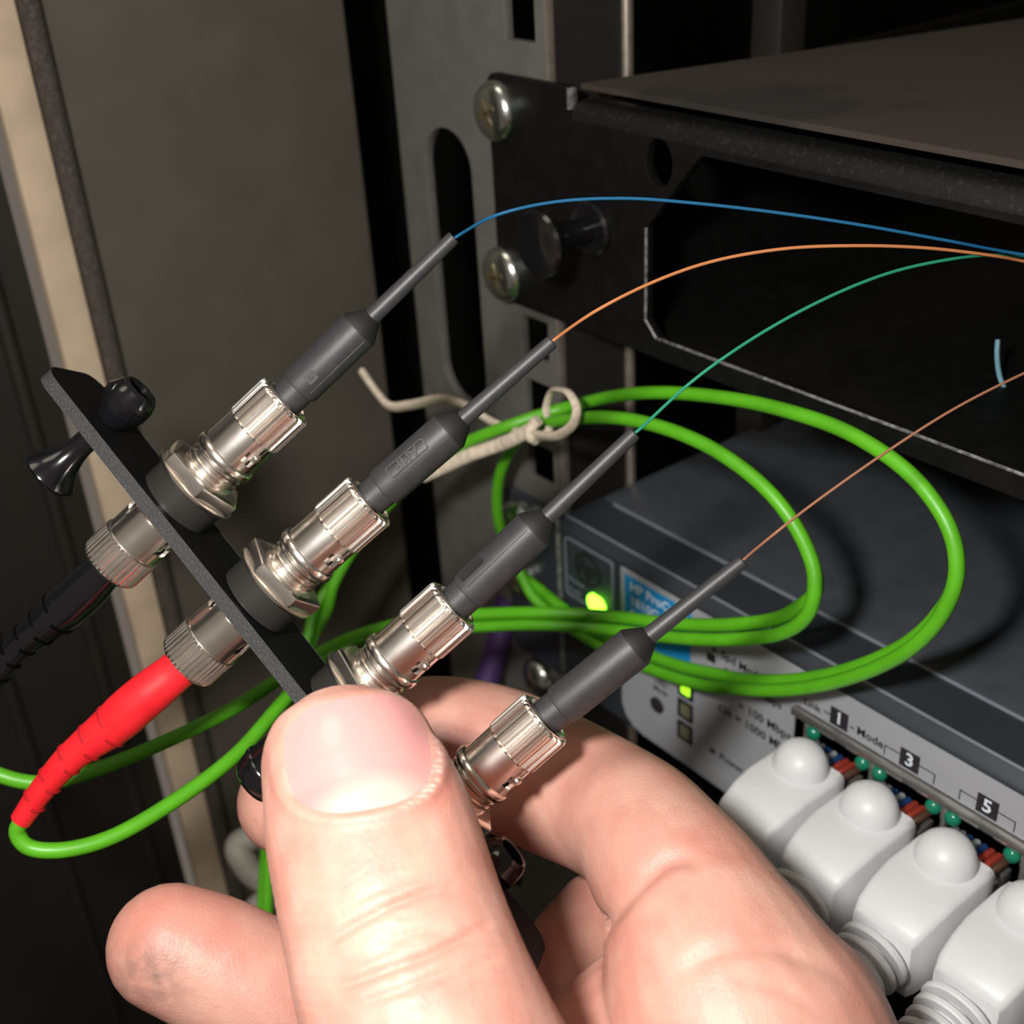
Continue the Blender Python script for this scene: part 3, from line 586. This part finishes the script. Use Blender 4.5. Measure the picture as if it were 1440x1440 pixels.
# ------------------------------------------------------------------ fibres
def fibre(name, label, m_, pts, r=.21):
    P = [p if len(p) == 3 and not isinstance(p, tuple) else pix(*p) for p in pts]
    bm = B(); tube(bm, spline(P, 10), r, 8); return tag(finish(bm, name, m_, origin=tuple(P[0])), label, 'optical fibre', 'bare optical fibres running to the tray')
d0 = [RIM[i][2]+NZ*35 for i in range(4)]
ins = [np.array(BOOTTIP[i]) for i in range(4)]
fibre('optical_fiber', 'thin blue fibre arching from the uppermost boot into the tray', 'f_blue', [pix(632, 340, d0[0]+.2), pix(645, 331, d0[0]), pix(700, 302, 160), pix(780, 284, 160), pix(880, 279, 160), pix(980, 286, 160), pix(1100, 300, 160), pix(1220, 318, 160), pix(1330, 338, 161), pix(1440, 358, 163), np.array([122, 14, -7.]), np.array([150, 40, -10.]), np.array([190, 80, -14.])])
fibre('optical_fiber', 'thin orange fibre arching from the second boot into the tray', 'f_orange', [pix(772, 484, d0[1]+.2), pix(783, 475, d0[1]), pix(840, 436, 159), pix(920, 396, 159.5), pix(1000, 368, 160), pix(1100, 350, 160), pix(1200, 345.5, 160), pix(1300, 348.5, 161), pix(1400, 360, 163), pix(1450, 369, 165), np.array([127, 18, -9.]), np.array([152, 42, -12.]), np.array([190, 82, -16.])])
fibre('optical_fiber', 'thin green fibre curving from the third boot into the tray', 'f_green', [pix(888, 613, d0[2]+.2), pix(899, 604, d0[2]), pix(980, 531, 158), pix(1080, 463, 159), pix(1180, 411, 160), pix(1260, 381, 161), pix(1340, 364, 162), pix(1390, 359, 164), pix(1450, 362, 168), np.array([131, 24, -10.]), np.array([160, 52, -13.]), np.array([190, 84, -18.])])
fibre('optical_fiber', 'thin brown fibre rising from the boot beside the switch label', 'f_brown', [pix(1040, 793, d0[3]+.2), pix(1048, 785, d0[3]), pix(1090, 750, 156), pix(1140, 711, 156.5), pix(1240, 640, 157.5), pix(1340, 576, 159), pix(1440, 525, 161), pix(1500, 500, 163), np.array([135, 12, -16.]), np.array([165, 45, -20.])], .18)
a_ = [pix(1403, 478, 200), pix(1402, 500, 200), pix(1406, 530, 199), pix(1418, 557, 198), pix(1436, 580, 197), pix(1470, 600, 196)]
fibre('optical_fiber', 'pale blue grey fibre loop inside the tray at the right edge', 'f_aqua', a_, .4)

# ------------------------------------------------------------------ green cables: one pair wound twice, tied, then led to the plate
Yc = -15
route = [np.array([-62, 4, -380.]), pix(366, 1520, 262), pix(370, 1420, 262), pix(372, 1300, 262), pix(376, 1200, 262), pix(392, 1050, 262), pix(425, 930, 262), pix(468, 822, 262), pix(535, 722, 258), pix(636, 634, 250), pix(720, 597, 241),
         plane(800, 572, 1, -4), plane(900, 553, 1, -3), plane(1000, 557, 1, -2), plane(1100, 576, 1, -2), plane(1200, 612, 1, -2), plane(1290, 677, 1, -3), plane(1338, 752, 1, -4), plane(1343, 820, 1, -5), plane(1300, 890, 1, -6), plane(1215, 940, 1, -6), plane(1110, 963, 1, -7), plane(1000, 956, 1, -7), plane(900, 925, 1, -6), plane(800, 872, 1, -6), plane(735, 810, 1, -6), plane(703, 740, 1, -6), plane(702, 672, 1, -6), plane(735, 612, 1, -6),
         plane(800, 590, 1, -9), plane(890, 591, 1, -10), plane(1000, 630, 1, -10), plane(1090, 701, 1, -10), plane(1138, 780, 1, -10), plane(1146, 835, 1, -11), plane(1110, 874, 1, -12), plane(1040, 888, 1, -13), plane(950, 887, 1, -14), plane(850, 875, 1, -16), pix(760, 870, 236), pix(680, 872, 232), pix(590, 878, 227)]
def pair(path, s, r):
    P = spline(path, 9); n = len(P); out = []
    for i in range(n):
        t = _n(P[min(i+1, n-1)]-P[max(i-1, 0)]); pu_, pv_, _d = proj(P[i]); q_ = min(1., max(0., (pv_-800)/70))*(.4 if (i < 27*9 and pu_ > 1010) else 1.); d = _n(P[i]-CAM)*(1-q_)+np.array([0, .35, .94])*q_; d = _n(d-t*(d@t)*.92); d = _n(d-t*(d@t)); out.append(P[i]+d*s*r*1.06)
    return out
GR = 1.2
tails = [[pix(500, 895, 222), pix(430, 930, 215), pix(330, 995, 205), pix(230, 1044, 198), pix(130, 1084, 193), pix(60, 1101, 191), pix(0, 1090, 190), pix(-70, 1050, 188), pix(-90, 1010, 184), pix(-40, 985, 180), pix(-14, 963, 179)],
         [pix(500, 900, 222), pix(440, 940, 215), pix(395, 990, 205), pix(330, 1063, 196), pix(240, 1130, 188), pix(150, 1180, 182), pix(80, 1196, 179), pix(38, 1190, 178), pix(24, 1170, 177.5), pix(32, 1150, 177)]]
for s, tl, lb in ((1, tails[0], 'green fibre cable wound in loops whose upper strand leaves at the left edge'), (-1, tails[1], 'green fibre cable wound in loops and ending in the red boot')):
    main = pair(route, s, GR); P = main[::3]+[main[-1]]; full = spline(P+[np.array(q) for q in tl], 6)
    bm = B(); tube(bm, full, GR, 12); tag(finish(bm, 'fiber_cable', 'green', origin=tuple(full[0])), lb, 'fibre cable', 'green fibre cables tied in a coil')

# cord tie
ct = thing('cord_tie', 'cream cord tied round the green cable loops beside the rail', 'cord', tuple(plane(800, 580, 1, -14)))
def cord(pts, name, r=1.25, fl=.6):
    P_ = spline(pts, 10); bm = B(); tube(bm, P_, [float(x_) for x_ in np.interp(np.linspace(0, 1, len(P_)), np.linspace(0, 1, len(r)), r)] if hasattr(r, '__len__') else r, 12, flat=fl); finish(bm, name, 'tie', ct)
cord([pix(509, 522, 262), pix(530, 552, 260), pix(549, 571, 258), pix(580, 569, 256), pix(620, 561, 254), pix(655, 570, 250), pix(690, 592, 246), pix(725, 606, 240), pix(760, 612, 230), pix(785, 612, 223), pix(806, 596, 220), pix(811, 575, 220), pix(802, 555, 222), pix(787, 548, 228), pix(775, 552, 235), pix(768, 575, 238), pix(772, 605, 236), pix(755, 618, 236), pix(735, 612, 238)], 'wrapped_cord', [1.4, 1.35, 1.3, 1.2, .85, .8, .8, .8])
cord([pix(742, 606, 234), pix(720, 618, 238), pix(700, 626, 242), pix(660, 640, 246), pix(625, 656, 250), pix(594, 670, 253)], 'loose_end', 1.35)
cord([pix(757, 590, 232), pix(748, 600, 233), pix(745, 612, 233), pix(755, 618, 232)], 'knot', 1.2, .9)

# other cables in the background
bm = B(); tube(bm, spline([pix(715, 840, 300), pix(705, 890, 302), pix(690, 940, 303), pix(672, 1000, 304), pix(650, 1100, 306), pix(640, 1300, 310)], 8), 3.0, 14); tag(finish(bm, 'patch_cable', 'purple', origin=tuple(pix(640, 1300, 310))), 'purple patch cable hanging behind the third connector', 'cable')
bm = B(); tube(bm, spline([pix(420, 1150, 290), pix(360, 1175, 290), pix(335, 1190, 290), pix(352, 1225, 288), pix(385, 1250, 288), pix(360, 1280, 288), pix(335, 1310, 288), pix(360, 1400, 288)], 8), 3.2, 14); tag(finish(bm, 'patch_cable', 'white_cable', origin=tuple(pix(360, 1400, 288))), 'dusty white cable in the shade left of the thumb', 'cable')

# ------------------------------------------------------------------ the hand
HB = tuple(pix(800, 1700, 160))
hb = B()
def chain(pts, ref=None, seg=28, n=8):
    """pts: (u, v, depth, half width in px, thickness ratio)"""
    Q = [np.append(pix(u, v, d), [h*d/F_PX, f_]) for u, v, d, h, f_ in pts]
    S = spline(Q, n); tube(hb, [s[:3] for s in S], [s[3] for s in S], seg, ref=ref, flat=[s[4] for s in S], round_ends=True)
RIGHT = RW@np.array([1., 0, 0]); VIEW = RW@np.array([0, 0, 1.])
thumb = [(475, 977, 148.2, 15, .8), (475.4, 979.5, 148.1, 37, .8), (476, 985, 147.8, 60, .8), (477.5, 995, 147.4, 83, .8), (480, 1011, 146.8, 102, .8), (485, 1037, 146, 117, .8), (492, 1070, 145, 126, .8), (505, 1115, 144, 138, .82), (520, 1165, 142, 147, .84), (535, 1220, 140, 152, .86), (549, 1275, 138, 156, .88), (563, 1325, 136, 160, .88), (578, 1375, 134, 165, .88), (596, 1425, 132, 169, .9), (630, 1510, 130, 178, .95), (680, 1620, 132, 200, 1.), (740, 1720, 140, 230, 1.)]
chain(thumb, RIGHT)
index_ = [(408, 1128, 190, 74, 1.), (460, 1095, 191, 84, 1.), (530, 1062, 191, 92, 1.), (610, 1048, 191, 97, 1.), (700, 1066, 190, 100, 1.), (790, 1106, 186, 100, 1.), (856, 1138, 179, 98, 1.), (900, 1168, 171, 101, 1.), (935, 1215, 164, 112, 1.), (965, 1260, 159, 124, 1.), (990, 1320, 155, 150, 1.), (1015, 1385, 152, 178, 1.), (1050, 1470, 150, 210, 1.), (1060, 1600, 150, 250, 1.)]
chain(index_)
middle = [(240, 1332, 170, 88, 1.), (290, 1352, 171, 93, 1.), (350, 1382, 172, 96, 1.), (430, 1420, 174, 99, 1.), (540, 1478, 176, 104, 1.), (680, 1540, 178, 112, 1.), (820, 1600, 174, 130, 1.)]
chain(middle)
chain([(850, 1300, 190, 76, 1.), (812, 1370, 184, 92, 1.), (790, 1450, 180, 108, 1.), (790, 1560, 172, 130, 1.)])
chain([(1060, 1600, 150, 250, 1.), (900, 1700, 155, 260, 1.), (740, 1720, 150, 230, 1.)])
chain([(1010, 1600, 158, 300, .8), (930, 1800, 160, 340, .7), (930, 2050, 158, 330, .7), (960, 2350, 156, 300, .75), (1000, 2700, 155, 300, .8), (1060, 3300, 155, 340, .85)], RIGHT)
me = bpy.data.meshes.new('hand_raw'); bmesh.ops.recalc_face_normals(hb, faces=hb.faces); hb.to_mesh(me); hb.free()
ob = bpy.data.objects.new('hand_raw', me); COL.objects.link(ob)
md = ob.modifiers.new('r', 'REMESH'); md.mode = 'VOXEL'; md.voxel_size = .5; md.use_smooth_shade = True
ms = ob.modifiers.new('s', 'SMOOTH'); ms.factor = .5; ms.iterations = 10
dg = bpy.context.evaluated_depsgraph_get(); hm = bpy.data.meshes.new_from_object(ob.evaluated_get(dg)); bpy.data.objects.remove(ob)
nv = len(hm.vertices); co = np.empty(nv*3, 'f'); hm.vertices.foreach_get('co', co); co = co.reshape(-1, 3).astype(float)
no = np.empty(nv*3, 'f'); hm.vertex_normals.foreach_get('vector', no); no = no.reshape(-1, 3).astype(float)
cc = (co-CAM)@RW; pu = cc[:, 0]/cc[:, 2]*F_PX+720; pv = cc[:, 1]/cc[:, 2]*F_PX+720; dep = cc[:, 2]
facing = -(no@VIEW)
def pdist(poly):
    best = np.full(nv, 1e9)
    for (x0, y0), (x1, y1) in zip(poly, poly[1:]):
        dx, dy = x1-x0, y1-y0; t = np.clip(((pu-x0)*dx+(pv-y0)*dy)/(dx*dx+dy*dy), 0, 1); best = np.minimum(best, np.hypot(pu-x0-t*dx, pv-y0-t*dy))
    return best
disp = np.zeros(nv); tint = np.zeros((nv, 4), 'f'); tint[:, 3] = 1
on_thumb = (dep < 150) & (facing > -.1) & (pu < 470+.42*(pv-960)+160)
def groove(poly, depth_, sig, mask):
    P = spline([(a, b, 0) for a, b in poly], 6); n = len(P)-1; best = np.full(nv, 1e9); tt = np.zeros(nv)
    for k in range(n):
        x0, y0 = P[k][:2]; dx, dy = P[k+1][0]-x0, P[k+1][1]-y0; t = np.clip(((pu-x0)*dx+(pv-y0)*dy)/(dx*dx+dy*dy), 0, 1)
        d = np.hypot(pu-x0-t*dx, pv-y0-t*dy); m_ = d < best; best[m_] = d[m_]; tt[m_] = ((k+t)/n)[m_]
    return np.exp(-(best/sig)**2)*mask*depth_*np.clip(np.minimum(tt, 1-tt)*4, 0, 1)**.7
Z7 = lambda pts: [(140+x/2, 920+y/2) for x, y in pts]
for poly, dp, sg in (([(620, 830), (720, 760), (860, 690), (1015, 645)], .42, 6), ([(650, 950), (800, 890), (960, 830), (1110, 750)], .5, 6), ([(780, 810), (880, 785), (980, 775)], .22, 5), ([(660, 870), (760, 850), (860, 800)], .2, 5), ([(690, 1000), (860, 940), (1020, 870)], .25, 6), ([(900, 940), (1040, 880), (1150, 830)], .2, 6), ([(700, 700), (820, 650), (940, 620)], .14, 5)):
    disp -= groove(Z7(poly), dp*1.5, sg, on_thumb)
    tint[:, 0] = np.maximum(tint[:, 0], groove(Z7(poly), dp*1.0, sg*1.2, on_thumb))
ZH = lambda pts: [(600+x/2.182, 880+y/2.182) for x, y in pts]
on_idx = (facing > 0) & (dep < 175) & ~on_thumb
disp -= groove(ZH([(860, 735), (760, 712), (660, 780), (570, 880), (500, 980)]), 1.0, 13, on_idx)
disp -= groove(ZH([(1300, 1090), (1080, 990), (900, 1000), (740, 1090)]), .5, 14, on_idx)
disp -= groove(ZH([(960, 1090), (1100, 1120), (1230, 1210)]), .25, 10, on_idx)
# nail bed in thumb coordinates
NCu, NCv = 503., 1063.; NT = math.radians(-9.5)
ex = np.array([math.cos(NT), math.sin(NT)]); ey = np.array([-math.sin(NT), math.cos(NT)])
NA, NBt, NBb = 104., 84., 78.
def nail_q(u, v):
    a = (u-NCu)*ex[0]+(v-NCv)*ex[1]; b = (u-NCu)*ey[0]+(v-NCv)*ey[1]
    nb = np.where(b < 0, NBt, NBb); return (np.abs(a/NA)**2.8+np.abs(b/nb)**2.8)**(1/2.8), a, b
q, na_, nb_ = nail_q(pu, pv)
fold = on_thumb & (q < 1.6) & (facing > .05)
side = (nb_ > -40)
disp += np.where(fold, .38*np.exp(-((q-1.13)/.09)**2)*np.clip((nb_+60)/60, 0, 1), 0)
disp += np.where(fold, -.42*np.clip((1.03-q)/.10, 0, 1)*np.clip((nb_+95)/50, 0, 1), 0)
rag = np.sin(pu*.31+pv*.53)*np.sin(pv*.17-pu*.41)+.5*np.sin(pu*.8+2*np.sin(pv*.3))
tint[:, 0] = np.maximum(tint[:, 0], np.where(fold, .55*np.exp(-((q-1.25)/.2)**2)*np.clip(na_/80, 0, 1), 0))
tint[:, 2] = np.maximum(tint[:, 2], np.where(fold, .9*np.exp(-((q-1.08)/.05)**2)*np.clip(.2+rag, 0, 1)*np.clip((na_-40)/40, 0, 1), 0))
# redder finger pads, dirt smudge on the middle fingertip
tint[:, 0] = np.maximum(tint[:, 0], np.where(dep > 163, .35, 0)*np.exp(-(((pu-240)/150)**2+((pv-1300)/110)**2)))
tint[:, 1] = np.where((dep > 155) & (facing > 0), .8*np.exp(-(((pu-212)/58)**2+((pv-1368)/50)**2)), 0)
# fine ridges on the knuckle skin
disp += np.where(on_thumb & (pv > 1180) & (pv < 1480), .04*np.sin(pv*.35+pu*.1+3*np.sin(pu*.05))*np.clip((pv-1180)/80, 0, 1)*np.clip((1480-pv)/60, 0, 1), 0)
co2 = co+no*disp[:, None]
hm.vertices.foreach_set('co', co2.astype('f').ravel())
ca = hm.color_attributes.new('tint', 'FLOAT_COLOR', 'POINT'); ca.data.foreach_set('color', tint.ravel())
hm.materials.clear(); hm.update()
bvh = BVHTree.FromPolygons([tuple(p) for p in co2], [tuple(p.vertices) for p in hm.polygons])
hand = meshobj(hm, 'hand', 'skin', origin=HB, sharp=None)
tag(hand, 'left hand pinching the adapter plate between thumb and curled fingers', 'hand')
# thumbnail: curved plate over the nail bed
bm = B(); NI, NJ = 30, 26; grid = {}; nt_ = {}
for j in range(NJ+1):
    for i in range(NI+1):
        a, b = -1+2*i/NI, -1+2*j/NJ
        # square -> superellipse
        rr_ = max(abs(a), abs(b)); nn = (abs(a)**2.8+abs(b)**2.8)**(1/2.8)
        k = rr_/nn if nn > 0 else 1
        aa, bb = a*k*NA*.985, b*k*(NBt*.99 if b < 0 else NBb*.985)
        u, v = NCu+aa*ex[0]+bb*ey[0], NCv+aa*ex[1]+bb*ey[1]
        o_ = Vector(CAM); d_ = Vector(pix(u, v, 100)-CAM).normalized(); h = bvh.ray_cast(o_, d_)
        p = np.array(h[0]) if h[0] else pix(u, v, 140); e = max(abs(a), abs(b))
        lift = .30 if e < .9 else .30-.28*(e-.9)/.1*(1 if b > -.6 else .3)
        grid[i, j] = bm.verts.new(p-np.array(d_)*lift); nt_[i, j] = min(1., max(0., 1.6*(1.25-math.hypot((aa-10)/74, (bb-NBb)/50))))
bm.verts.index_update()
for j in range(NJ):
    for i in range(NI): bm.faces.new((grid[i, j], grid[i+1, j], grid[i+1, j+1], grid[i, j+1]))
for _ in range(4): bmesh.ops.smooth_vert(bm, verts=[v for v in bm.verts if not v.is_boundary], factor=.5, use_axis_x=True, use_axis_y=True, use_axis_z=True)
tn = [nt_[i, j] for j in range(NJ+1) for i in range(NI+1)]
nm = bpy.data.meshes.new('thumbnail'); bm.to_mesh(nm); bm.free()
ca = nm.color_attributes.new('tint', 'FLOAT_COLOR', 'POINT'); ca.data.foreach_set('color', np.array([[t, t, t, 1] for t in tn], 'f').ravel())
nail = meshobj(nm, 'thumbnail', 'nail', hand, sharp=None, label='short pink thumbnail with a pale half moon')
